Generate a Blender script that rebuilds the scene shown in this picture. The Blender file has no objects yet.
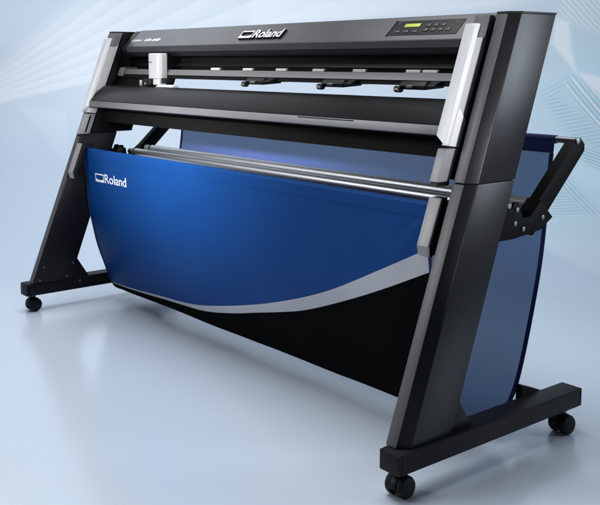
import bpy, bmesh, math, random
from mathutils import Vector, noise
from math import radians as R, pi, sin, cos

S = bpy.context.scene
COL = S.collection

# ------------------------------------------------------------------ camera
cam_d = bpy.data.cameras.new('camera')
cam = bpy.data.objects.new('camera', cam_d)
COL.objects.link(cam)
cam.location = (3.1232, -1.3869, 0.936)
cam.rotation_euler = (1.4919, 0.0014, 0.9228)
cam_d.sensor_width = 36
cam_d.lens = 36 * 915.4 / 600
cam_d.shift_x = 0.1037
cam_d.shift_y = -0.1998
cam_d.clip_start = 0.05
cam_d.clip_end = 200
S.camera = cam

# ------------------------------------------------------------------ world (dim studio)
W = bpy.data.worlds.new('World')
S.world = W
W.use_nodes = True
bg = W.node_tree.nodes['Background']
bg.inputs['Color'].default_value = (0.55, 0.68, 0.9, 1)
bg.inputs['Strength'].default_value = 0.05

S.view_settings.view_transform = 'Standard'
S.view_settings.look = 'None'
S.view_settings.exposure = 0.0
S.view_settings.gamma = 1


def lamp(name, loc, target, size, power, color=(1, 1, 1), sy=None, spread=180):
    d = bpy.data.lights.new(name, 'AREA')
    d.energy = power
    d.color = color
    d.size = size
    if sy:
        d.shape = 'RECTANGLE'
        d.size_y = sy
    d.spread = R(spread)
    o = bpy.data.objects.new(name, d)
    COL.objects.link(o)
    o.location = loc
    o.rotation_euler = (Vector(target) - Vector(loc)).to_track_quat('-Z', 'Y').to_euler()
    return o


lamp('key_softbox', (0.50, -1.60, 1.25), (0.58, 0.22, 0.72), 0.6, 3.2, (1, 0.99, 0.97), 0.12, spread=30)
lamp('overhead_softbox', (-1.9, 0.45, 2.5), (0.3, 0.4, 0.9), 1.7, 5, (0.97, 0.98, 1), 1.7, spread=100)
lamp('backdrop_softbox', (-0.50, 2.04, 2.7), (-0.95, 2.43, 1.6), 4.2, 34, (0.92, 0.97, 1), 0.5, spread=110)
lamp('rear_fill', (3.5, 2.45, 1.2), (1.85, 0.4, 0.95), 0.8, 5.5, (0.80, 0.90, 1), 1.1, spread=70)  # added unseen lamp, mirrored in the upper part of the tower side
lamp('floor_softbox', (0.6, -0.20, 4.2), (0.7, -0.5, 0), 3.0, 88, (0.98, 0.99, 1), 3.0, spread=120)
lamp('side_fill', (4.3, 0.05, 0.95), (1.77, 0.24, 0.92), 0.5, 1.5, (1, 1, 1), 0.5, spread=17)  # added unseen lamp, narrowed to brighten the corner cover's side
lamp('left_fill', (-1.9, -2.1, 0.9), (-1.0, 0.3, 0.7), 3.6, 10, (1, 1, 1), 0.8)  # unseen strip of light added to reflect in the apron's lower band
lamp('front_fill', (-0.4, -2.2, 1.9), (1.8, 0.2, 0.75), 0.8, 3.4, (1, 1, 1), 0.8, spread=50)  # unseen fill, added for sheen on the tower front strips and covers


# ------------------------------------------------------------------ materials
def new_mat(name):
    m = bpy.data.materials.new(name)
    m.use_nodes = True
    nt = m.node_tree
    return m, nt, nt.nodes['Principled BSDF'], nt.nodes['Material Output']


def N(nt, kind, **kw):
    n = nt.nodes.new(kind)
    for k, v in kw.items():
        setattr(n, k, v)
    return n


def surf(name, col, rough=0.45, metal=0.0, spec=0.5, grain=900.0, bump=0.04, var=0.12, coat=0.0, stretch=None):
    """painted / moulded surface: fine grain bump, uneven roughness, faint tone variation"""
    m, nt, p, out = new_mat(name)
    L = nt.links.new
    tc = N(nt, 'ShaderNodeTexCoord')
    mp = N(nt, 'ShaderNodeMapping')
    if stretch:
        mp.inputs['Scale'].default_value = stretch
    L(tc.outputs['Object'], mp.inputs['Vector'])
    n1 = N(nt, 'ShaderNodeTexNoise')
    n1.inputs['Scale'].default_value = 7
    n1.inputs['Detail'].default_value = 5
    L(mp.outputs['Vector'], n1.inputs['Vector'])
    n2 = N(nt, 'ShaderNodeTexNoise')
    n2.inputs['Scale'].default_value = grain
    n2.inputs['Detail'].default_value = 2
    L(mp.outputs['Vector'], n2.inputs['Vector'])
    r = N(nt, 'ShaderNodeMapRange')
    r.inputs['To Min'].default_value = max(0.02, rough - 0.06)
    r.inputs['To Max'].default_value = rough + 0.06
    L(n1.outputs['Fac'], r.inputs['Value'])
    L(r.outputs['Result'], p.inputs['Roughness'])
    mx = N(nt, 'ShaderNodeMix', data_type='RGBA')
    mx.inputs['A'].default_value = tuple(c * (1 - var) for c in col) + (1,)
    mx.inputs['B'].default_value = tuple(min(1, c * (1 + var)) for c in col) + (1,)
    L(n1.outputs['Fac'], mx.inputs['Factor'])
    L(mx.outputs['Result'], p.inputs['Base Color'])
    b = N(nt, 'ShaderNodeBump')
    b.inputs['Strength'].default_value = bump
    b.inputs['Distance'].default_value = 0.001
    L(n2.outputs['Fac'], b.inputs['Height'])
    L(b.outputs['Normal'], p.inputs['Normal'])
    p.inputs['Metallic'].default_value = metal
    p.inputs['Specular IOR Level'].default_value = spec
    p.inputs['Coat Weight'].default_value = coat
    p.inputs['Coat Roughness'].default_value = 0.15
    return m


def fabric(name, col, rough=0.75, sheer=0.0, sheen=0.25, weave=1400.0, spec=0.1):
    m, nt, p, out = new_mat(name)
    L = nt.links.new
    tc = N(nt, 'ShaderNodeTexCoord')
    w1 = N(nt, 'ShaderNodeTexWave', wave_type='BANDS', bands_direction='X')
    w1.inputs['Scale'].default_value = weave / 6
    w2 = N(nt, 'ShaderNodeTexWave', wave_type='BANDS', bands_direction='Z')
    w2.inputs['Scale'].default_value = weave / 6
    for w in (w1, w2):
        w.inputs['Distortion'].default_value = 0.6
        L(tc.outputs['Object'], w.inputs['Vector'])
    ad = N(nt, 'ShaderNodeMath', operation='ADD')
    L(w1.outputs['Fac'], ad.inputs[0])
    L(w2.outputs['Fac'], ad.inputs[1])
    b = N(nt, 'ShaderNodeBump')
    b.inputs['Strength'].default_value = 0.05
    b.inputs['Distance'].default_value = 0.0006
    L(ad.outputs[0], b.inputs['Height'])
    L(b.outputs['Normal'], p.inputs['Normal'])
    n1 = N(nt, 'ShaderNodeTexNoise')
    n1.inputs['Scale'].default_value = 5
    n1.inputs['Detail'].default_value = 6
    L(tc.outputs['Object'], n1.inputs['Vector'])
    mx = N(nt, 'ShaderNodeMix', data_type='RGBA')
    mx.inputs['A'].default_value = tuple(c * 0.9 for c in col) + (1,)
    mx.inputs['B'].default_value = tuple(c * 1.1 for c in col) + (1,)
    L(n1.outputs['Fac'], mx.inputs['Factor'])
    L(mx.outputs['Result'], p.inputs['Base Color'])
    p.inputs['Roughness'].default_value = rough
    p.inputs['Sheen Weight'].default_value = sheen
    p.inputs['Specular IOR Level'].default_value = spec
    p.inputs['Sheen Roughness'].default_value = 0.4
    if sheer > 0:
        t = N(nt, 'ShaderNodeBsdfTransparent')
        t.inputs['Color'].default_value = (0.76, 0.87, 1.0, 1)
        ms = N(nt, 'ShaderNodeMixShader')
        ms.inputs['Fac'].default_value = sheer
        L(p.outputs['BSDF'], ms.inputs[1])
        L(t.outputs['BSDF'], ms.inputs[2])
        L(ms.outputs['Shader'], out.inputs['Surface'])
    return m


M = {}
M['charcoal'] = surf('charcoal_powder_coat', (0.012, 0.0115, 0.0145), 0.48, bump=0.10, spec=0.12)
M['tower'] = surf('charcoal_satin_paint', (0.010, 0.0098, 0.0125), 0.34, bump=0.06, spec=0.24)
M['block'] = surf('grey_block_plastic', (0.26, 0.26, 0.275), 0.42, bump=0.05, var=0.05)
M['tab'] = surf('pale_tab_plastic', (0.42, 0.43, 0.45), 0.5, var=0.04)
M['black'] = surf('black_plastic', (0.006, 0.006, 0.0065), 0.45, bump=0.08, spec=0.2)
M['inner'] = surf('black_inner_paint', (0.004, 0.004, 0.004), 0.6, spec=0.08)
M['trim'] = surf('graphite_trim', (0.16, 0.16, 0.172), 0.45, 0.4, bump=0.04)
M['strip'] = surf('grey_front_trim', (0.078, 0.077, 0.084), 0.42, bump=0.06, spec=0.4)
M['gloss'] = surf('black_gloss_cover', (0.0065, 0.0065, 0.0075), 0.32, bump=0.02, spec=0.07)
M['hood'] = surf('graphite_metallic_paint', (0.052, 0.052, 0.057), 0.36, 0.4, bump=0.05, spec=0.5)
M['white'] = surf('white_moulded_plastic', (0.62, 0.63, 0.65), 0.35, bump=0.04, var=0.02)
M['pale'] = surf('pale_grey_plastic', (0.46, 0.465, 0.48), 0.4, bump=0.04, var=0.03)
M['grey'] = surf('grey_moulded_plastic', (0.38, 0.385, 0.40), 0.4, bump=0.05, var=0.04)
M['midgrey'] = surf('mid_grey_plastic', (0.12, 0.12, 0.128), 0.4, bump=0.05)
M['alu'] = surf('brushed_aluminium', (0.54, 0.55, 0.58), 0.42, 1.0, bump=0.1, stretch=(0.02, 1, 1), grain=1500)
M['rail'] = surf('anodised_aluminium', (0.17, 0.17, 0.18), 0.5, 0.5, bump=0.1, stretch=(0.02, 1, 1))
M['steel'] = surf('zinc_steel', (0.22, 0.22, 0.235), 0.45, 1.0)
M['rubber'] = surf('black_rubber', (0.008, 0.008, 0.008), 0.6, spec=0.2, bump=0.2)
M['blue'] = fabric('blue_nylon', (0.003, 0.048, 0.205), 0.5, sheen=0.0)
M['silver'] = fabric('silver_nylon', (0.47, 0.48, 0.52), 0.5)
M['blackcloth'] = fabric('black_nylon', (0.003, 0.003, 0.0033), 0.8, sheen=0.0, spec=0.03)
M['navy'] = fabric('navy_binding', (0.012, 0.022, 0.105), 0.7)
M['sheer'] = fabric('sheer_blue_mesh', (0.055, 0.082, 0.275), 0.8, sheer=0.44)
M['ink'] = surf('white_print', (0.80, 0.82, 0.86), 0.5, bump=0.02, var=0.03)
M['chrome'] = surf('silver_badge', (0.62, 0.62, 0.64), 0.25, 0.6, var=0.02)
M['button'] = surf('grey_key', (0.022, 0.022, 0.025), 0.4)
m, nt, p, out = new_mat('lit_display')
p.inputs['Base Color'].default_value = (0.35, 0.42, 0.03, 1)
p.inputs['Emission Color'].default_value = (0.62, 0.72, 0.05, 1)
p.inputs['Emission Strength'].default_value = 0.24
w = N(nt, 'ShaderNodeTexNoise')
w.inputs['Scale'].default_value = 160
tcn = N(nt, 'ShaderNodeTexCoord')
nt.links.new(tcn.outputs['Object'], w.inputs['Vector'])
rr = N(nt, 'ShaderNodeMapRange')
rr.inputs['To Min'].default_value = 0.3
rr.inputs['To Max'].default_value = 0.5
nt.links.new(w.outputs['Fac'], rr.inputs['Value'])
nt.links.new(rr.outputs['Result'], p.inputs['Roughness'])
M['lcd'] = m

# ------------------------------------------------------------------ studio: floor and printed backdrop (one continuous sweep)
CX, CY = 3.123, -1.387
DX, DY = -0.7547, 0.6561          # horizontal direction from the shooting position to the backdrop
EX, EY = 0.6561, 0.7547           # along the backdrop, to the right
A0, RAD, TOP = 3.95, 1.5, 3.4     # where the sweep starts, its radius, wall height


def sheet_point(b, v):
    if v <= 0:
        a, z = A0 + v, 0.0
    elif v < RAD * pi / 2:
        t = v / RAD
        a, z = A0 + RAD * sin(t), RAD * (1 - cos(t))
    else:
        a, z = A0 + RAD, RAD + v - RAD * pi / 2
    return (CX + a * DX + b * EX, CY + a * DY + b * EY, z)


def sheet(name, vs, bs, mat):
    bm = bmesh.new()
    uv = bm.loops.layers.uv.new('UVMap')
    g = [[bm.verts.new(sheet_point(b, v)) for b in bs] for v in vs]
    for i in range(len(vs) - 1):
        for j in range(len(bs) - 1):
            f = bm.faces.new((g[i][j], g[i][j + 1], g[i + 1][j + 1], g[i + 1][j]))
            f.smooth = True
            for l, (ii, jj) in zip(f.loops, ((i, j), (i, j + 1), (i + 1, j + 1), (i + 1, j))):
                l[uv].uv = (bs[jj], vs[ii])
    me = bpy.data.meshes.new(name)
    bm.to_mesh(me)
    bm.free()
    me.materials.append(mat)
    o = bpy.data.objects.new(name, me)
    COL.objects.link(o)
    o['kind'] = 'structure'
    return o


def studio_material():
    m, nt, p, out = new_mat('printed_studio_sweep')
    L = nt.links.new
    uvn = N(nt, 'ShaderNodeUVMap', uv_map='UVMap')
    sep = N(nt, 'ShaderNodeSeparateXYZ')
    L(uvn.outputs['UV'], sep.inputs['Vector'])
    U, V = sep.outputs['X'], sep.outputs['Y']

    def math_(op, a, b=None, clamp=False):
        n = N(nt, 'ShaderNodeMath', operation=op, use_clamp=clamp)
        for i, s in enumerate((a, b)):
            if s is None:
                continue
            if isinstance(s, (int, float)):
                n.inputs[i].default_value = s
            else:
                L(s, n.inputs[i])
        return n.outputs[0]

    def lin(px, py, c):            # px*U + py*V + c
        return math_('ADD', math_('ADD', math_('MULTIPLY', U, px), math_('MULTIPLY', V, py)), c)

    def poly(pts, soft=0.012):     # convex polygon mask, counter-clockwise points
        res = None
        for (x0, y0), (x1, y1) in zip(pts, pts[1:] + pts[:1]):
            dx, dy = x1 - x0, y1 - y0
            l = math.hypot(dx, dy)
            d = lin(-dy / l, dx / l, (dy * x0 - dx * y0) / l)
            res = d if res is None else math_('MINIMUM', res, d)
        return math_('MULTIPLY', math_('ADD', res, soft), 1 / (2 * soft), True)

    def stripes(ang, pitch, duty, soft=0.25):
        ph = lin(cos(ang) / pitch, sin(ang) / pitch, 0)
        fr = math_('FRACT', ph)
        tri = math_('ABSOLUTE', math_('SUBTRACT', fr, 0.5))
        return math_('MULTIPLY', math_('SUBTRACT', duty * 0.5, tri), 1 / (soft * duty), True)

    base = (0.565, 0.645, 0.750)
    n0 = N(nt, 'ShaderNodeTexNoise')
    n0.inputs['Scale'].default_value = 1.3
    n0.inputs['Detail'].default_value = 3
    L(uvn.outputs['UV'], n0.inputs['Vector'])
    mx = N(nt, 'ShaderNodeMix', data_type='RGBA')
    mx.inputs['A'].default_value = tuple(c * 0.97 for c in base) + (1,)
    mx.inputs['B'].default_value = tuple(c * 1.03 for c in base) + (1,)
    L(n0.outputs['Fac'], mx.inputs['Factor'])
    colr = mx.outputs['Result']

    def lay(mask, col, amt):
        nonlocal colr
        x = N(nt, 'ShaderNodeMix', data_type='RGBA')
        L(math_('MULTIPLY', mask, amt), x.inputs['Factor'])
        L(colr, x.inputs['A'])
        x.inputs['B'].default_value = col + (1,)
        colr = x.outputs['Result']
    PRINT_AND_SHADE(lay, poly, stripes, lin, math_, U, V)
    L(colr, p.inputs['Base Color'])
    n1 = N(nt, 'ShaderNodeTexNoise')
    n1.inputs['Scale'].default_value = 3
    n1.inputs['Detail'].default_value = 6
    L(uvn.outputs['UV'], n1.inputs['Vector'])
    r = N(nt, 'ShaderNodeMapRange')
    r.inputs['To Min'].default_value = 0.16
    r.inputs['To Max'].default_value = 0.25
    L(n1.outputs['Fac'], r.inputs['Value'])
    wall = math_('MULTIPLY', math_('ADD', V, 0.5), 1.0, True)      # glossy floor, matt printed wall
    L(math_('ADD', r.outputs['Result'], math_('MULTIPLY', wall, 0.4)), p.inputs['Roughness'])
    L(math_('SUBTRACT', 0.95, math_('MULTIPLY', wall, 0.7)), p.inputs['Specular IOR Level'])
    return m


def PRINT_AND_SHADE(lay, poly, stripes, lin, math_, U, V):
    lay(poly([(0.961, 0.473), (1.679, 0.392), (1.939, 2.015), (1.249, 1.715)], 0.28), (0.5, 0.7, 0.81), 0.75)
    lay(poly([(1.439, 1.874), (1.559, 1.703), (1.541, 2.005), (1.469, 2.029)], 0.012), (0.8, 0.84, 0.9), 0.75)
    lay(poly([(1.701, 1.521), (1.71, 1.672), (1.559, 1.703)], 0.012), (0.8, 0.84, 0.9), 0.7)
    lay(poly([(1.56, 1.709), (1.721, 1.672), (1.742, 1.897), (1.54, 1.874)], 0.012), (0.5, 0.7, 0.81), 0.35)
    lay(math_('MULTIPLY', poly([(1.469, 2.023), (1.552, 1.993), (1.709, 1.897), (1.753, 2.151), (1.494, 2.152)], 0.02), stripes(0.683, 0.0261, 0.5)), (0.8, 0.84, 0.9), 0.55)
    lay(math_('MULTIPLY', poly([(1.437, 1.546), (1.552, 1.69), (1.392, 1.634), (1.342, 1.533)], 0.02), stripes(2.068, 0.0244, 0.5)), (0.3, 0.52, 0.66), 0.5)
    lay(math_('MULTIPLY', poly([(1.602, 1.371), (1.647, 1.264), (1.69, 1.521), (1.552, 1.69), (1.437, 1.546)], 0.02), stripes(0.521, 0.0267, 0.5)), (0.3, 0.52, 0.66), 0.75)
    lay(math_('MULTIPLY', poly([(1.602, 1.371), (1.647, 1.264), (1.69, 1.521), (1.552, 1.69), (1.437, 1.546)], 0.02), stripes(0.526, 0.0534, 0.3)), (0.8, 0.84, 0.9), 0.75)
    lay(math_('MULTIPLY', poly([(1.49, 1.277), (1.633, 1.196), (1.647, 1.264), (1.602, 1.371), (1.437, 1.546), (1.357, 1.52)], 0.02), stripes(1.778, 0.0244, 0.5)), (0.3, 0.52, 0.66), 0.6)
    lay(math_('MULTIPLY', poly([(1.503, 1.118), (1.596, 1.026), (1.631, 1.182), (1.496, 1.222)], 0.02), stripes(1.103, 0.0220, 0.5)), (0.3, 0.52, 0.66), 0.95)
    lay(poly([(1.44, 1.039), (1.531, 0.766), (1.595, 1.019), (1.496, 1.111)], 0.012), (0.52, 0.72, 0.84), 0.5)
    lay(math_('MULTIPLY', poly([(1.442, 0.723), (1.499, 0.716), (1.4, 1.046), (1.337, 0.964)], 0.02), stripes(0.365, 0.0232, 0.5)), (0.3, 0.52, 0.66), 0.85)
    lay(math_('MULTIPLY', poly([(1.252, 0.687), (1.442, 0.723), (1.341, 0.957), (1.307, 0.919)], 0.02), stripes(1.677, 0.0232, 0.5)), (0.3, 0.52, 0.66), 0.7)
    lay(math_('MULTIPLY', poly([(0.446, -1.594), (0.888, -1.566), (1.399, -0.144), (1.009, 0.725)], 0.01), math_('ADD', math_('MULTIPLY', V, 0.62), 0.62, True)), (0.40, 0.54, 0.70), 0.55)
    lay(poly([(-0.293, 1.903), (0.464, 1.974), (0.982, 2.067), (1.831, 2.121), (2.053, 2.361), (-0.296, 2.381)], 0.03), (0.8, 0.84, 0.9), 0.5)
    lay(poly([(-1.244, 1.044), (-1.342, 1.441), (-1.636, 1.487)], 0.012), (0.8, 0.84, 0.9), 0.22)
    lay(math_('MULTIPLY', poly([(-1.505, 1.175), (-1.244, 1.044), (-1.633, 1.467)], 0.02), stripes(0.724, 0.0209, 0.5)), (0.5, 0.6, 0.72), 0.3)
    lay(poly([(-1.499, -0.274), (-0.789, -0.23), (-1.062, 1.249), (-2.064, 1.349)], 0.2), (0.42, 0.53, 0.67), 0.6)  # shade of the sweep's dim left middle, painted into the colour
    fan = math_('ARCTAN2', math_('SUBTRACT', V, 1.397), math_('SUBTRACT', U, -2.164))
    gate = math_('MULTIPLY', math_('MULTIPLY', math_('SUBTRACT', fan, 0.238), 60, True), math_('MULTIPLY', math_('SUBTRACT', 0.802, fan), 6, True))
    gate = math_('MULTIPLY', gate, math_('MULTIPLY', math_('SUBTRACT', 0.9, U), 0.8, True))
    fr = math_('FRACT', math_('MULTIPLY', math_('SUBTRACT', fan, 0.238), 14.189))
    lay(gate, (0.8, 0.84, 0.9), 0.35)
    lay(math_('MULTIPLY', gate, math_('MULTIPLY', fr, math_('MULTIPLY', math_('SUBTRACT', 1.0, fr), 8, True))), (0.8, 0.84, 0.9), 0.5)


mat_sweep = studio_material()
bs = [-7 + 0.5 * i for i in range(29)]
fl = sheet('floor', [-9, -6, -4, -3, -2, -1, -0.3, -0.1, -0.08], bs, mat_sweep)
for v in fl.data.vertices[-len(bs):]:      # the last strip tucks under the sweep
    v.co.z -= 0.002
va = [RAD * pi / 2 * i / 40 for i in range(41)]
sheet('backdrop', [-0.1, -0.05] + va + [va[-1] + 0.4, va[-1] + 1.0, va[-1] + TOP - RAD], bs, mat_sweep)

# ------------------------------------------------------------------ the cutter
XC = 0.8965                        # mid plane
TB, TS, ZT = 0.02075, 0.37766, 0.10976
H = 1.0422
ROOT = bpy.data.objects.new('vinyl_cutter', None)
COL.objects.link(ROOT)
ROOT.empty_display_size = 0.2
ROOT.location = (XC, 0.33, 0)
ROOT['label'] = 'wide charcoal vinyl cutter on a leaning wheeled stand with a blue fabric catch basket'
ROOT['category'] = 'vinyl cutter'
OFF = Vector(ROOT.location)


def ly(t, z):
    return TB + TS * (z - ZT) + t


def finish(bm, bev, seg=2, ang=0.45):
    bmesh.ops.recalc_face_normals(bm, faces=bm.faces)
    if bev > 0:
        es = [e for e in bm.edges if len(e.link_faces) == 2 and e.calc_face_angle(0) > ang]
        bmesh.ops.bevel(bm, geom=es, offset=bev, segments=seg, profile=0.6, affect='EDGES', clamp_overlap=True)
    for f in bm.faces:
        f.smooth = True
    for e in bm.edges:
        if len(e.link_faces) == 2:
            e.smooth = e.calc_face_angle(0) < 0.6


def link(name, bm, mat, parent, bev=0.0015, label=None, seg=2):
    finish(bm, bev, seg)
    bmesh.ops.translate(bm, verts=bm.verts, vec=-OFF)
    me = bpy.data.meshes.new(name)
    bm.to_mesh(me)
    bm.free()
    mats = mat if isinstance(mat, (list, tuple)) else [mat]
    for k in mats:
        me.materials.append(k)
    o = bpy.data.objects.new(name, me)
    COL.objects.link(o)
    o.parent = parent
    if label:
        o['label'] = label
    return o


def hexa(bm, pts, mi=0):
    v = [bm.verts.new(q) for q in pts]
    for f in ((0, 1, 2, 3), (4, 7, 6, 5), (0, 4, 5, 1), (1, 5, 6, 2), (2, 6, 7, 3), (3, 7, 4, 0)):
        bm.faces.new([v[i] for i in f]).material_index = mi
    return bm


def box(x0, x1, y0, y1, z0, z1, bm=None, mi=0):
    bm = bm or bmesh.new()
    return hexa(bm, [(x0, y0, z0), (x1, y0, z0), (x1, y1, z0), (x0, y1, z0),
                     (x0, y0, z1), (x1, y0, z1), (x1, y1, z1), (x0, y1, z1)], mi)


def lbox(x0, x1, t0, t1, z0, z1, bm=None, mi=0):
    """box leaning with the stand"""
    bm = bm or bmesh.new()
    return hexa(bm, [(x0, ly(t0, z0), z0), (x1, ly(t0, z0), z0), (x1, ly(t1, z0), z0), (x0, ly(t1, z0), z0),
                     (x0, ly(t0, z1), z1), (x1, ly(t0, z1), z1), (x1, ly(t1, z1), z1), (x0, ly(t1, z1), z1)], mi)


def extr(pts, x0, x1, bm=None, mi=0):
    """polygon in (y,z) extruded along x"""
    bm = bm or bmesh.new()
    a = [bm.verts.new((x0, y, z)) for y, z in pts]
    b = [bm.verts.new((x1, y, z)) for y, z in pts]
    n = len(pts)
    bm.faces.new(a).material_index = mi
    bm.faces.new(b[::-1]).material_index = mi
    for i in range(n):
        bm.faces.new((a[i], b[i], b[(i + 1) % n], a[(i + 1) % n])).material_index = mi
    return bm


def loft(sections, bm=None):
    """closed prism through equal-length rings"""
    bm = bm or bmesh.new()
    rings = [[bm.verts.new(q) for q in s] for s in sections]
    n = len(rings[0])
    bm.faces.new(rings[0])
    bm.faces.new(rings[-1][::-1])
    for a, b in zip(rings, rings[1:]):
        for i in range(n):
            bm.faces.new((a[i], b[i], b[(i + 1) % n], a[(i + 1) % n]))
    return bm


def cyl(c0, c1, r0, r1=None, n=24, bm=None):
    bm = bm or bmesh.new()
    r1 = r0 if r1 is None else r1
    c0, c1 = Vector(c0), Vector(c1)
    d = (c1 - c0).normalized()
    u = d.orthogonal().normalized()
    w = d.cross(u)
    A = [bm.verts.new(c0 + (u * cos(2 * pi * i / n) + w * sin(2 * pi * i / n)) * r0) for i in range(n)]
    B = [bm.verts.new(c1 + (u * cos(2 * pi * i / n) + w * sin(2 * pi * i / n)) * r1) for i in range(n)]
    bm.faces.new(A[::-1])
    bm.faces.new(B)
    for i in range(n):
        bm.faces.new((A[i], A[(i + 1) % n], B[(i + 1) % n], B[i]))
    return bm


def mx_(x, s):                     # right-hand x -> right (s=1) or mirrored left (s=-1)
    return x if s > 0 else 2 * XC - x


def sx(x0, x1, s):
    a, b = mx_(x0, s), mx_(x1, s)
    return (min(a, b), max(a, b))


# ---------------------------------------------- side legs, feet, casters
def tower_ring(z, s, shrink=0.0):
    k = shrink
    pts = [(1.790 + k, ly(k, z)), (1.820, ly(k, z)), (1.839 - k, ly(0.024, z)), (1.839 - k, ly(0.157 - k, z)), (1.790 + k, ly(0.157 - k, z))]
    pts = [(mx_(x, s), y, z) for x, y in pts]
    return pts if s > 0 else pts[::-1]


ZS = 0.661                          # seam between stand leg and cutter side
for s in (1, -1):
    leg = link('stand_leg', loft([tower_ring(z, s) for z in (0.1095, ZS - 0.0012)]), M['tower'], ROOT, 0.0022)
    up = link('side_tower', loft([tower_ring(z, s) for z in (ZS + 0.0012, H)]), M['tower'], ROOT, 0.0016)
    link('seam_filler', loft([tower_ring(z, s, 0.004) for z in (ZS - 0.004, ZS + 0.004)]), M['inner'], up, 0)
    cap = [[(x, y, z) for x, y, _ in tower_ring(z, s, -0.0012)] for z in (H + 0.0003, H + 0.005)]
    link('top_cap', loft(cap), M['black'], up, 0.001)
    f0, f1 = (1.792, 1.850) if s > 0 else (-0.058, 0.0)
    a, b = sx(1.7908, 1.8196, s)
    link('front_trim', lbox(a, b, -0.0016, 0.0008, 0.1115, ZS - 0.002), M['strip'], leg, 0.0006)
    link('front_trim', lbox(a, b, -0.0016, 0.0008, ZS + 0.002, H - 0.001), M['strip'], up, 0.0006)
    foot = link('foot', box(f0, f1, 0.006, 0.660, 0.0637, 0.1093), M['charcoal'], leg, 0.004, seg=3)
    for y0, y1 in ((-0.001, 0.0055), (0.6605, 0.667)):
        link('foot_end_cap', box(f0 + 0.0006, f1 - 0.0006, y0, y1, 0.0643, 0.1087), M['charcoal'], leg, 0.002)
    g0, g1 = sx(1.798, 1.830, s)
    link('gusset', extr([(ly(0.1575, 0.185), 0.185), (0.256, 0.1096), (ly(0.1575, 0.1096), 0.1096)], g0, g1), M['black'], leg, 0.001)
    inner = 1.790 if s > 0 else mx_(1.790, -1)
    for yy, zz in ((0.067, 0.167), (0.186, 0.169), (0.160, 0.122), (0.048, 0.120)):
        if s < 0:
            link('screw', cyl((inner - 0.001, yy, zz), (inner + 0.003, yy, zz), 0.0042, n=12), M['steel'], leg, 0.0006)
    if s < 0:
        link('screw', cyl((f1 - 0.001, 0.215, 0.095), (f1 + 0.002, 0.215, 0.095), 0.004, n=12), M['steel'], leg, 0.0006)
    # casters
    for cy, ang, dx in ((0.034, 2, -0.006), (0.610, -6, 0.006)):
        fx = (f0 + f1) / 2 + dx
        bm = cyl((fx, cy, 0.050), (fx, cy, 0.0635), 0.013, n=18)
        ca, sa = cos(R(ang)), sin(R(ang))
        ax = Vector((ca, sa, 0))
        fw = Vector((-sa, ca, 0))
        wc = Vector((fx, cy, 0.0250)) + fw * 0.006
        # rounded hood over the twin wheels
        prof = []
        for k in range(13):
            a = pi * k / 12
            prof.append(wc + fw * (0.0268 * cos(a)) + Vector((0, 0, 0.0285 * sin(a) - 0.002)))
        prof.append(wc + fw * -0.012 + Vector((0, 0, -0.010)))
        prof.append(wc + fw * 0.012 + Vector((0, 0, -0.010)))
        A = [bm.verts.new(q - ax * 0.0085) for q in prof]
        B = [bm.verts.new(q + ax * 0.0085) for q in prof]
        bm.faces.new(A)
        bm.faces.new(B[::-1])
        for k in range(len(prof)):
            bm.faces.new((A[k], B[k], B[(k + 1) % len(prof)], A[(k + 1) % len(prof)]))
        c = link('caster', bm, M['black'], ROOT, 0.001)
        link('stem_washer', cyl((fx, cy, 0.0585), (fx, cy, 0.0632), 0.0165, n=20), M['steel'], c, 0.0006)
        for q in (-1, 1):
            w0, w1 = wc + ax * (q * 0.0088), wc + ax * (q * 0.0265)
            wm = bmesh.new()
            rings = []
            dd = (w1 - w0)
            for f, r in ((0, 0.0235), (0.12, 0.0250), (0.6, 0.0250), (0.85, 0.0225), (1, 0.015)):
                ctr = w0 + dd * f
                rings.append([ctr + (fw * cos(2 * pi * i / 28) + Vector((0, 0, 1)) * sin(2 * pi * i / 28)) * r for i in range(28)])
            link('wheel', loft(rings, wm), M['rubber'], c, 0)

# ---------------------------------------------- cutter chassis (between the towers)
X0, X1 = 0.010, 1.783
ch = link('chassis', extr([(ly(0.045, 0.706), 0.706), (ly(0.045, 0.765), 0.765), (0.305, 0.838), (0.470, 0.826), (ly(0.19, 0.735), 0.735), (ly(0.17, 0.700), 0.700)], X0, X1), M['inner'], ROOT, 0.003)
bm = extr([(0.425, 0.985), (0.425, 0.885), (0.540, 0.870), (0.548, 1.030), (0.50, 1.036)], 0.05, 1.745)
link('rear_beam', bm, M['inner'], ch, 0.003)
bm = bmesh.new()
lbox(0.052, 0.385, 0.06, 0.10, 0.836, 0.885, bm)
link('home_panel', bm, M['inner'], ch, 0.001)
for s in (1, -1):                   # black side castings, seen in the gap beside the towers
    a, b = sx(1.7455, 1.7835, s)
    link('side_casting', extr([(ly(0.016, 0.665), 0.665), (ly(0.022, 1.035), 1.035), (ly(0.15, 1.035), 1.035), (ly(0.185, 0.86), 0.86), (ly(0.195, 0.665), 0.665)], a, b), M['inner'], ch, 0.002)

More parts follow.
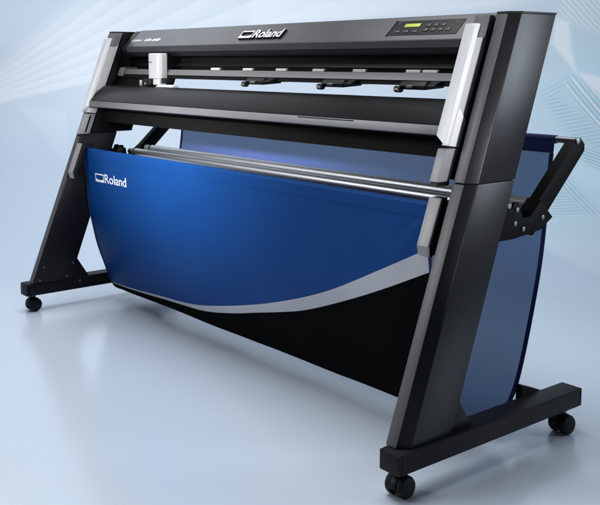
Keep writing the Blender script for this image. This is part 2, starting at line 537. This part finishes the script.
# ---------------------------------------------- top hood with control panel
PB, PT = Vector((0, 0.372, 0.987)), Vector((0, 0.439, 1.049))
hood = link('hood', extr([(0.372, 0.987), (0.439, 1.049), (0.555, 1.046), (0.562, 0.90), (0.549, 0.90), (0.549, 1.031), (0.425, 1.031), (0.425, 0.985), (0.395, 0.966), (0.376, 0.966)], 0.103, 1.742), M['hood'], ROOT, 0.002, seg=3)
link('hood_lip', extr([(0.3765, 0.9655), (0.395, 0.9655), (0.424, 0.984), (0.424, 0.955), (0.384, 0.950)], 0.056, 1.742), M['black'], hood, 0.002)
link('hood_end', extr([(0.374, 0.986), (0.440, 1.047), (0.552, 1.044), (0.546, 0.91), (0.43, 0.985), (0.397, 0.967), (0.378, 0.967)], 0.056, 0.1015), M['black'], hood, 0.003)

pd = (PT - PB).normalized()         # up the sloping face
pn = Vector((0, -pd.z, pd.y))       # out of it
PL = (PT - PB).length


def onpanel(x, s, h):
    return Vector((x, 0, 0)) + PB + pd * s + pn * h


def plate(x0, x1, s0, s1, h0, h1, bm=None):
    bm = bm or bmesh.new()
    return hexa(bm, [onpanel(x0, s0, h0), onpanel(x1, s0, h0), onpanel(x1, s1, h0), onpanel(x0, s1, h0),
                     onpanel(x0, s0, h1), onpanel(x1, s0, h1), onpanel(x1, s1, h1), onpanel(x0, s1, h1)])


cp = link('control_panel', plate(1.432, 1.660, 0.018, 0.074, -0.003, 0.0012), M['black'], ROOT, 0.0008)
link('panel_frame', plate(1.4285, 1.4318, 0.015, 0.077, -0.002, 0.002), M['black'], cp, 0.0004)
link('display', plate(1.472, 1.524, 0.049, 0.061, 0.0012, 0.0022), M['lcd'], cp, 0.0003)
for i in range(4):
    for j in range(2):
        if i < 3 or j == 0:
            x = 1.546 + i * 0.024
            link('button', plate(x, x + 0.015, 0.030 + j * 0.018, 0.040 + j * 0.018, 0.0012, 0.0032), M['button'], cp, 0.0008)
for x in (1.446, 1.637):
    link('indicator_lamp', plate(x, x + 0.005, 0.060, 0.065, 0.0012, 0.0022), M['midgrey'], cp, 0.0004)
for x in (1.450, 1.480, 1.510):
    link('button', plate(x, x + 0.018, 0.027, 0.035, 0.0012, 0.0028), M['button'], cp, 0.0008)


def text_verts(txt, extrude, offset, shear=0.0):
    cu = bpy.data.curves.new('lettering_curve', 'FONT')
    cu.body = txt
    cu.size = 1
    cu.extrude = extrude
    cu.offset = offset
    cu.shear = shear
    cu.resolution_u = 6
    o = bpy.data.objects.new('lettering_curve', cu)
    COL.objects.link(o)
    dg = bpy.context.evaluated_depsgraph_get()
    me = bpy.data.meshes.new_from_object(o.evaluated_get(dg))
    bm = bmesh.new()
    bm.from_mesh(me)
    bpy.data.objects.remove(o)
    bpy.data.curves.remove(cu)
    bpy.data.meshes.remove(me)
    xs = [v.co.x for v in bm.verts]
    ys = [v.co.y for v in bm.verts]
    return bm, min(xs), max(xs), min(ys), max(ys)


def lettering(name, txt, x0, x1, s0, s1, place, mat, parent, extrude=0.0, offset=0.0, h=0.0, thick=0.0, shear=0.0):
    """text stretched over x0..x1, s0..s1 of a surface given by place(x, s, h)"""
    bm, a, b, c, d = text_verts(txt, 0.05, offset, shear)
    zs = [v.co.z for v in bm.verts]
    zl, zh = min(zs), max(zs)
    for v in bm.verts:
        fx, fy = (v.co.x - a) / (b - a), (v.co.y - c) / (d - c)
        fz = (v.co.z - zl) / (zh - zl)
        v.co = place(x0 + fx * (x1 - x0), s0 + fy * (s1 - s0), h + thick * fz)
    return link(name, bm, mat, parent, 0)


def emblem(name, x0, x1, s0, s1, place, mat, parent, h, thick):
    """open window-like mark: thin top and sides, thick lower band with a dipping upper edge"""
    bm = bmesh.new()
    w, g = x1 - x0, s1 - s0

    def block(pts):
        n = len(pts)
        a = [bm.verts.new(place(x0 + u * w, s0 + v * g, h)) for u, v in pts]
        b = [bm.verts.new(place(x0 + u * w, s0 + v * g, h + thick)) for u, v in pts]
        bm.faces.new(a[::-1])
        bm.faces.new(b)
        for i in range(n):
            bm.faces.new((a[i], a[(i + 1) % n], b[(i + 1) % n], b[i]))
    block([(0, 0.86), (1, 0.86), (1, 1), (0, 1)])
    block([(0, 0.40), (0.06, 0.40), (0.06, 0.86), (0, 0.86)])
    block([(0.94, 0.40), (1, 0.40), (1, 0.86), (0.94, 0.86)])
    block([(0, 0), (1, 0), (1, 0.40), (0.86, 0.36), (0.7, 0.28), (0.5, 0.24), (0.3, 0.28), (0.14, 0.36), (0, 0.40)])
    return link(name, bm, mat, parent, 0)


lettering('logo_shadow', 'Roland', 0.852, 0.992, 0.0205, 0.0585, onpanel, M['inner'], hood, offset=0.05, h=0.0002, thick=0.0048)  # black copy behind the letters stands in for their outline and shadow
lettering('logo_lettering', 'Roland', 0.853, 0.989, 0.0225, 0.059, onpanel, M['chrome'], hood, offset=0.022, h=0.0051, thick=0.001)
emblem('logo_shadow', 0.783, 0.852, 0.0212, 0.0550, onpanel, M['inner'], hood, 0.0002, 0.0048)  # black copy standing in for the emblem's shadow
emblem('logo_emblem', 0.783, 0.847, 0.0225, 0.0550, onpanel, M['chrome'], hood, 0.0051, 0.001)
lettering('model_lettering', 'CAMM-1', 0.106, 0.176, 0.028, 0.039, onpanel, M['ink'], hood, offset=0.01, h=0.0002, thick=0.0006)
lettering('model_lettering', 'GR-640', 0.196, 0.300, 0.028, 0.042, onpanel, M['ink'], hood, offset=0.03, h=0.0002, thick=0.0006, shear=0.25)

# ---------------------------------------------- guide rail, carriage, pinch rollers
rail = link('guide_rail', lbox(0.056, 1.742, 0.052, 0.085, 0.8845, 0.9035), M['rail'], ROOT, 0.0015)
link('rail_bed', lbox(0.056, 1.742, 0.055, 0.12, 0.872, 0.8835), M['inner'], rail, 0.001)
for x in (0.646, 0.820, 0.984, 1.150, 1.315, 1.508, 1.564):
    link('rail_tab', lbox(x, x + 0.048, 0.054, 0.062, 0.9042, 0.9115), M['tab'], rail, 0.0006)
link('rail_end_block', lbox(0.058, 0.100, 0.046, 0.10, 0.878, 0.910), M['midgrey'], rail, 0.002)
link('belt', lbox(0.10, 1.742, 0.088, 0.092, 0.915, 0.927), M['black'], rail, 0.0005)

# carriage: white cover with rounded front corners
def rounded(x0, x1, t0, t1, r, z, n=6):
    pts = []
    for k in range(n + 1):
        a = pi + pi / 2 * k / n
        pts.append((x0 + r + r * cos(a), ly(t0 + r + r * sin(a), z), z))
    for k in range(n + 1):
        a = 1.5 * pi + pi / 2 * k / n
        pts.append((x1 - r + r * cos(a), ly(t0 + r + r * sin(a), z), z))
    pts += [(x1, ly(t1, z), z), (x0, ly(t1, z), z)]
    return pts


def upright(x0, x1, y0, y1, r_, z):
    return [(x, y0 + (y - ly(0, z)), z) for x, y, _ in rounded(x0, x1, 0, y1 - y0, r_, z)]


car = link('tool_carriage', loft([upright(0.318, 0.396, 0.331, 0.3655, 0.016, 0.872), upright(0.317, 0.396, 0.331, 0.3655, 0.016, 0.957), upright(0.320, 0.394, 0.334, 0.3655, 0.014, 0.961)]), M['pale'], ROOT, 0.0008)
link('carriage_skirt', box(0.352, 0.3955, 0.334, 0.362, 0.850, 0.8715), M['pale'], car, 0.002)
link('tool_head', box(0.296, 0.3445, 0.326, 0.372, 0.848, 0.8715), M['black'], car, 0.003)
link('tool_mark', box(0.331, 0.350, 0.3300, 0.3308, 0.928, 0.932), M['midgrey'], car, 0)
link('tool_clamp', box(0.3965, 0.420, 0.340, 0.375, 0.856, 0.874), M['black'], car, 0.003)
link('blade_holder', cyl((0.292, 0.322, 0.845), (0.292, 0.322, 0.866), 0.007, n=16), M['steel'], car, 0.001)
link('clamp_screw', cyl((0.318, 0.3195, 0.853), (0.318, 0.327, 0.853), 0.0055, n=14), M['steel'], car, 0.001)
bm = extr([(0.322, 0.840), (0.318, 0.846), (0.33, 0.852), (0.345, 0.846), (0.345, 0.840)], 0.395, 0.50)
link('paper_guide', bm, M['pale'], car, 0.001)

for x in (0.89, 1.235, 1.525):
    bm = extr([(ly(0.03, 0.862), 0.862), (ly(0.022, 0.872), 0.872), (ly(0.03, 0.883), 0.883), (ly(0.10, 0.883), 0.883), (ly(0.10, 0.866), 0.866)], x, x + 0.085)
    pr = link('pinch_roller', bm, M['black'], ROOT, 0.003)
    link('roller_wheel', cyl((x - 0.010, ly(0.026, 0.863), 0.863), (x + 0.010, ly(0.026, 0.863), 0.863), 0.0085, n=20), M['rubber'], pr, 0.0015)
    link('roller_lever', extr([(ly(0.02, 0.866), 0.866), (ly(0.015, 0.872), 0.872), (ly(0.06, 0.884), 0.884), (ly(0.06, 0.874), 0.874)], x + 0.03, x + 0.05), M['midgrey'], pr, 0.002)
    link('roller_pin', cyl((x + 0.002, ly(0.012, 0.862), 0.862), (x + 0.012, ly(0.012, 0.862), 0.862), 0.004, n=12), M['steel'], pr, 0.0005)
    bm = extr([(ly(0.02, 0.872), 0.872), (ly(0.045, 0.884), 0.884), (ly(0.10, 0.884), 0.884), (ly(0.10, 0.870), 0.870)], x + 0.0855, x + 0.115)
    link('roller_arm', bm, M['black'], pr, 0.003)

# ---------------------------------------------- curved front apron
def spline(P, n=10):
    P = [(2 * P[0][0] - P[1][0], 2 * P[0][1] - P[1][1])] + list(P) + [(2 * P[-1][0] - P[-2][0], 2 * P[-1][1] - P[-2][1])]
    o = []
    for i in range(1, len(P) - 2):
        a, b, c, d = P[i - 1:i + 3]
        for k in range(n):
            t = k / n
            o.append(tuple(0.5 * (2 * b[j] + (c[j] - a[j]) * t + (2 * a[j] - 5 * b[j] + 4 * c[j] - d[j]) * t * t + (3 * b[j] - a[j] - 3 * c[j] + d[j]) * t ** 3) for j in (0, 1)))
    o.append(tuple(P[-2]))
    return o


nose = spline([(0.338, 0.841), (0.318, 0.8435), (0.300, 0.838), (0.276, 0.821), (0.256, 0.802), (0.2425, 0.787)], 6) + [(0.2405, 0.780), (0.2385, 0.766), (0.241, 0.762), (0.252, 0.759)]
prof = nose + [(0.29, 0.768), (0.315, 0.80), (0.338, 0.832)]
ap = link('front_apron', extr(prof, 0.054, 1.740), M['gloss'], ROOT, 0)
link('cutting_strip', extr([(0.3385, 0.8405), (0.3385, 0.832), (0.372, 0.828), (0.372, 0.8375)], 0.40, 1.738), M['midgrey'], ap, 0.0005)
link('apron_trim', extr([(0.2418, 0.7855), (0.2395, 0.7865), (0.2362, 0.7655), (0.2392, 0.7635)], 0.056, 1.739), M['trim'], ap, 0.0006)
link('trim_label', extr([(0.2392, 0.7846), (0.2388, 0.7846), (0.2384, 0.7815), (0.2387, 0.7815)], 1.245, 1.460), M['black'], ap, 0)

# ---------------------------------------------- white corner covers and the blocks below them
for s in (1, -1):
    a, b = sx(1.739, 1.770, s)
    bm = bmesh.new()
    zt, zi, zo = 1.020, 0.765, 0.744
    zl, zr = (zi, zo) if s > 0 else (zo, zi)
    hexa(bm, [(a, ly(-0.042, zl), zl), (b, ly(-0.042, zr), zr), (b, ly(-0.024, zr), zr), (a, ly(-0.024, zl), zl),
              (a, ly(-0.042, zt), zt), (b, ly(-0.042, zt), zt), (b, ly(-0.024, zt), zt), (a, ly(-0.024, zt), zt)])
    wc = link('corner_cover', bm, M['white'], ROOT, 0.003, seg=3)
    out_x = (1.748, 1.7695)
    c, d = sx(*out_x, s)
    link('cover_return', extr([(ly(-0.0235, 0.742), 0.742), (ly(0.014, 0.737), 0.737), (ly(0.014, 0.797), 0.797), (ly(-0.0235, 0.830), 0.830)], c, d), M['white'], wc, 0.0012)
    c, d = sx(1.746, 1.7665, s)
    link('cover_side', extr([(ly(-0.0235, 0.8315), 0.8315), (ly(0.014, 0.7985), 0.7985), (ly(0.016, 1.012), 1.012), (ly(-0.0235, 1.012), 1.012)], c, d), M['grey'], wc, 0.001)
    c, d = sx(1.745, 1.7715, s)
    # dark rounded corner tab on top
    arc = [(ly(-0.010 + 0.012 + 0.013 * sin(k * pi / 12), 1.0 - 0.013 * cos(k * pi / 12) + 0.001), 1.0 - 0.013 * cos(k * pi / 12) + 0.001) for k in range(7)]
    pts = [(ly(-0.022, 1.0405), 1.0405), (ly(-0.022, 0.988), 0.988)] + arc + [(ly(0.018, 1.0405), 1.0405)]
    link('corner_tab', extr(pts, c, d), M['midgrey'], wc, 0.0015)
    # lower block under the cover
    a, b = sx(1.7445, 1.7695, s)
    lb = link('lower_block', lbox(a, b, -0.030, 0.012, 0.662, 0.7355), M['block'], ROOT, 0.002)
    link('block_foot', lbox(a + 0.002, b - 0.002, -0.026, 0.014, 0.652, 0.6612), M['black'], lb, 0.001)
    if s < 0:                       # black gap line on the inside of the left cover
        x = mx_(1.7665, -1)
        link('seam_strip', lbox(x - 0.002, x + 0.0006, -0.010, -0.004, 0.802, 1.010), M['inner'], wc, 0)
        link('seam_strip', lbox(mx_(1.7445, -1) - 0.002, mx_(1.7445, -1) + 0.0006, -0.012, -0.005, 0.668, 0.730), M['inner'], lb, 0)
    # front bracket holding the basket bar
    a, b = sx(1.742, 1.774, s)
    pts = [(ly(-0.012, 0.626), 0.626), (ly(-0.012, 0.520), 0.520), (ly(0.002, 0.497), 0.497), (ly(0.016, 0.493), 0.493), (ly(0.016, 0.626), 0.626)]
    fb = link('front_bracket', extr([pts[0], pts[1], pts[2], (pts[2][0] + 0.005, pts[2][1]), (pts[1][0] + 0.005, pts[1][1] + 0.002), (pts[0][0] + 0.005, pts[0][1])], a, b), M['block'], ROOT, 0.0012)
    link('bracket_body', extr([(y + 0.0053, z) for y, z in pts[:3]] + pts[3:], a + 0.0015, b - 0.0015), M['black'], fb, 0.001)
    a, b = sx(1.774, 1.789, s)
    link('bracket_mount', lbox(a, b, 0.012, 0.06, 0.50, 0.62), M['black'], fb, 0.001)
    px0, px1 = sx(1.716, 1.742, s)
    link('bar_pin', cyl((px0 if s > 0 else px1 - 0.001, 0.2415, 0.598), (px1 if s > 0 else px1 + 0.02, 0.2415, 0.598), 0.0075, n=18), M['white'], fb, 0.001)

# ---------------------------------------------- catch basket
FRONT = [(0.232, 0.600), (0.236, 0.52), (0.243, 0.444), (0.256, 0.335), (0.281, 0.239), (0.313, 0.144), (0.343, 0.077), (0.362, 0.052), (0.40, 0.036)]
REAR = [(0.40, 0.036), (0.44, 0.042), (0.475, 0.078), (0.515, 0.142), (0.562, 0.282), (0.600, 0.42), (0.622, 0.56), (0.638, 0.68), (0.645, 0.738)]
BX0, BX1 = 0.024, 1.722


class Curve:
    def __init__(self, P):
        self.p = spline(P, 14)
        self.s = [0]
        for a, b in zip(self.p, self.p[1:]):
            self.s.append(self.s[-1] + math.hypot(b[0] - a[0], b[1] - a[1]))
        self.len = self.s[-1]

    def at(self, s):
        s = max(0, min(self.len, s))
        lo = 0
        for i in range(len(self.s) - 1):
            if self.s[i + 1] >= s:
                lo = i
                break
        a, b = self.p[lo], self.p[lo + 1]
        l = self.s[lo + 1] - self.s[lo]
        t = (s - self.s[lo]) / l
        ty, tz = (b[0] - a[0]) / l, (b[1] - a[1]) / l
        return a[0] + (b[0] - a[0]) * t, a[1] + (b[1] - a[1]) * t, ty, tz


FC, RC = Curve(FRONT), Curve(REAR)


def ripple(x, s, L, k):
    """soft unevenness of the hanging cloth, zero along its bars"""
    e = min(1, s / 0.06) * min(1, (L - s) / 0.12 + 0.15)
    v = noise.noise(Vector((x * 3.1, s * 2.0, 0.3))) * 0.0065 + noise.noise(Vector((x * 9.0, s * 3.0, 4.2))) * 0.0020
    edge = min(x - BX0, BX1 - x)
    if k:                           # tension folds that run down from the two pinned corners
        for cx in (BX0, BX1):
            d = abs(x - cx)
            v += 0.0016 * sin(16 * math.atan2(s + 0.02, d + 0.02)) * math.exp(-math.hypot(d, s) / 0.13)
    v += k * 0.0012 * math.exp(-edge / 0.05) * sin(s * 38 + x * 3)
    return v * e


def cloth_at(C, sign, sign_edge):
    def f(x, s, h):
        y, z, ty, tz = C.at(s)
        o = h + ripple(x, s, C.len, sign_edge)
        return Vector((x, y + sign * o * tz, z - sign * o * ty))
    return f


front_at = cloth_at(FC, 1, 1)          # normal points to the front (tz is negative going down)
rear_at = cloth_at(RC, 1, 0)


def interp(tab, x):
    if x <= tab[0][0]:
        return tab[0][1]
    for i in range(len(tab) - 1):
        (a, fa), (b, fb) = tab[i], tab[i + 1]
        if x <= b:
            p0 = tab[i - 1] if i else (2 * a - b, 2 * fa - fb)
            p3 = tab[i + 2] if i + 2 < len(tab) else (2 * b - a, 2 * fb - fa)
            m0 = (fb - p0[1]) / (b - p0[0])
            m1 = (p3[1] - fa) / (p3[0] - a)
            h = b - a
            t = (x - a) / h
            return (2 * t ** 3 - 3 * t * t + 1) * fa + (t ** 3 - 2 * t * t + t) * h * m0 + (-2 * t ** 3 + 3 * t * t) * fb + (t ** 3 - t * t) * h * m1
    return tab[-1][1]


UP = [(0.02, 0.540), (0.316, 0.523), (0.61, 0.494), (0.96, 0.415), (1.22, 0.331), (1.357, 0.277), (1.55, 0.184), (1.722, 0.098)]
LO = [(0.02, 0.545), (0.308, 0.534), (0.601, 0.512), (0.751, 0.492), (0.947, 0.446), (1.207, 0.374), (1.345, 0.323), (1.546, 0.237), (1.722, 0.155)]


def cloth(name, fn, s_lo, s_hi, nx, ns, mat, parent, thick=0.0012, h=0.0, x0=BX0, x1=BX1):
    bm = bmesh.new()
    G = []
    for lay in (0, 1):
        g = []
        for j in range(ns + 1):
            row = []
            for i in range(nx + 1):
                x = x0 + (x1 - x0) * i / nx
                a, b = (s_lo(x) if callable(s_lo) else s_lo), (s_hi(x) if callable(s_hi) else s_hi)
                row.append(bm.verts.new(fn(x, a + (b - a) * j / ns, h - lay * thick)))
            g.append(row)
        G.append(g)
    for lay in (0, 1):
        g = G[lay]
        for j in range(ns):
            for i in range(nx):
                bm.faces.new((g[j][i], g[j][i + 1], g[j + 1][i + 1], g[j + 1][i]))
    for j in range(ns):
        for i in (0, nx):
            bm.faces.new((G[0][j][i], G[1][j][i], G[1][j + 1][i], G[0][j + 1][i]))
    for i in range(nx):
        for j in (0, ns):
            bm.faces.new((G[0][j][i], G[1][j][i], G[1][j][i + 1], G[0][j][i + 1]))
    return link(name, bm, mat, parent, 0)


fr = front_at
basket = cloth('catch_basket', fr, lambda x: interp(LO, x), FC.len, 120, 24, M['blackcloth'], ROOT)
cloth('basket_underside', rear_at, 0.0, 0.030, 60, 4, M['blackcloth'], basket)
cloth('blue_panel', fr, 0.0, lambda x: interp(UP, x), 160, 60, M['blue'], basket)
cloth('silver_stripe', fr, lambda x: interp(UP, x), lambda x: interp(LO, x), 160, 6, M['silver'], basket)
cloth('hem', fr, 0.0, 0.030, 100, 4, M['blue'], basket, h=0.0014)
cloth('edge_binding', fr, 0.0, FC.len, 1, 80, M['navy'], basket, h=0.0016, x0=BX0 - 0.001, x1=BX0 + 0.008)
cloth('edge_binding', fr, 0.0, FC.len, 1, 80, M['navy'], basket, h=0.0016, x0=BX1 - 0.008, x1=BX1 + 0.001)
RX0, RX1 = 0.075, 1.768
rear = cloth('basket_back', rear_at, 0.028, RC.len - 0.036, 100, 50, M['sheer'], ROOT, x0=RX0, x1=RX1, thick=0.0006)
cloth('back_hem', rear_at, RC.len - 0.0375, RC.len + 0.0, 60, 5, M['navy'], rear, x0=RX0, x1=RX1, h=0.001, thick=0.003)
cloth('back_edge_binding', rear_at, 0.028, RC.len - 0.038, 1, 60, M['navy'], rear, x0=RX0 - 0.001, x1=RX0 + 0.010, h=0.001, thick=0.0026)
cloth('back_edge_binding', rear_at, 0.028, RC.len - 0.038, 1, 60, M['navy'], rear, x0=RX1 - 0.010, x1=RX1 + 0.001, h=0.001, thick=0.0026)


def on_cloth(x, s, h):              # s measured upward for the lettering
    return fr(x, -s, h)


lettering('logo_lettering', 'Roland', 0.172, 0.320, -0.113, -0.079, on_cloth, M['ink'], basket, offset=0.008, h=0.0006, thick=0.0004)
emblem('logo_emblem', 0.101, 0.165, -0.113, -0.082, on_cloth, M['ink'], basket, 0.0006, 0.0004)

# bars
link('front_bar', cyl((BX0 - 0.012, 0.2415, 0.598), (BX1 + 0.012, 0.2415, 0.598), 0.0075, n=24), M['steel'], ROOT, 0.001)
link('bar_sleeve', cyl((BX0, 0.2415, 0.598), (BX1, 0.2415, 0.598), 0.0096, n=32), M['blue'], basket, 0)
link('rear_bar', cyl((-0.028, 0.652, 0.735), (1.823, 0.652, 0.735), 0.0085, n=24), M['steel'], ROOT, 0.001)
for y, z, r in ((0.507, 0.590, 0.0150), (0.432, 0.583, 0.0135)):
    ro = link('media_roller', cyl((0.062, y, z), (1.735, y, z), r, n=32), M['alu'], ROOT, 0.0015)
    for xa, xb in ((0.020, 0.060), (1.737, 1.792)):
        link('roller_end', cyl((xa, y, z), (xb, y, z), r * 0.86, n=24), M['block'], ro, 0.0015)
    link('collar', cyl((0.0603, y, z), (0.0618, y, z), r * 1.12, n=24), M['black'], ro, 0)

link('hem_sleeve', cyl((RX0, 0.652, 0.735), (RX1, 0.652, 0.735), 0.0108, n=32), M['navy'], rear, 0)
for s in (1, -1):
    a, b = sx(1.772, 1.7915, s)
    link('foot_brace', extr([(0.500, 0.0655), (0.500, 0.134), (0.508, 0.134), (0.575, 0.108), (0.575, 0.0655)], a, b), M['black'], ROOT, 0.001)

# rear arms and their brackets
for s in (1, -1):
    a, b = sx(1.798, 1.826, s)
    base, top = Vector((0.462, 0.535)), Vector((0.668, 0.722))
    d = (top - base).normalized()
    nrm = Vector((-d.y, d.x))
    w = 0.0245
    pts = [base + nrm * w, base - nrm * w, top - nrm * w * 0.9 + d * 0.004, top - nrm * w * 0.4 + d * 0.016, top + nrm * w * 0.6 + d * 0.014, top + nrm * w + d * 0.002]
    arm = link('rear_arm', extr([tuple(q) for q in pts], a, b), M['inner'], ROOT, 0.002)
    xo = b + 0.0005 if s > 0 else a - 0.0005
    e = 0.003 if s > 0 else -0.003
    link('bolt', cyl((xo - e, 0.653, 0.735), (xo + e, 0.653, 0.735), 0.008, n=16), M['steel'], arm, 0.001)
    a, b = sx(1.7915, 1.797, s)
    pts = [(ly(0.158, 0.59), 0.592), (ly(0.158, 0.528), 0.520), (0.40, 0.520), (0.500, 0.530), (0.548, 0.556), (0.500, 0.600), (0.458, 0.566), (0.430, 0.566), (0.412, 0.606), (0.395, 0.606), (0.390, 0.592)]
    br = link('arm_bracket', extr(pts, a, b), M['inner'], ROOT, 0.001)
    a2, b2 = sx(1.8265, 1.832, s)
    link('bracket_plate', extr([(x_, z_) for x_, z_ in pts], a2, b2), M['inner'], br, 0.001)
    xo = b2 if s > 0 else a2
    for yy, zz in ((0.405, 0.588), (0.398, 0.556), (0.505, 0.560), (0.43, 0.54)):
        link('bolt', cyl((xo - e, yy, zz), (xo + e, yy, zz), 0.006, n=12), M['steel'], br, 0.0006)
    a, b = sx(1.742, 1.790, s)
    link('roller_support', extr([(ly(0.19, 0.60), 0.60), (ly(0.15, 0.545), 0.545), (0.53, 0.552), (0.53, 0.568), (0.40, 0.570)], a, b), M['inner'], br, 0.002)

bpy.context.view_layer.update()
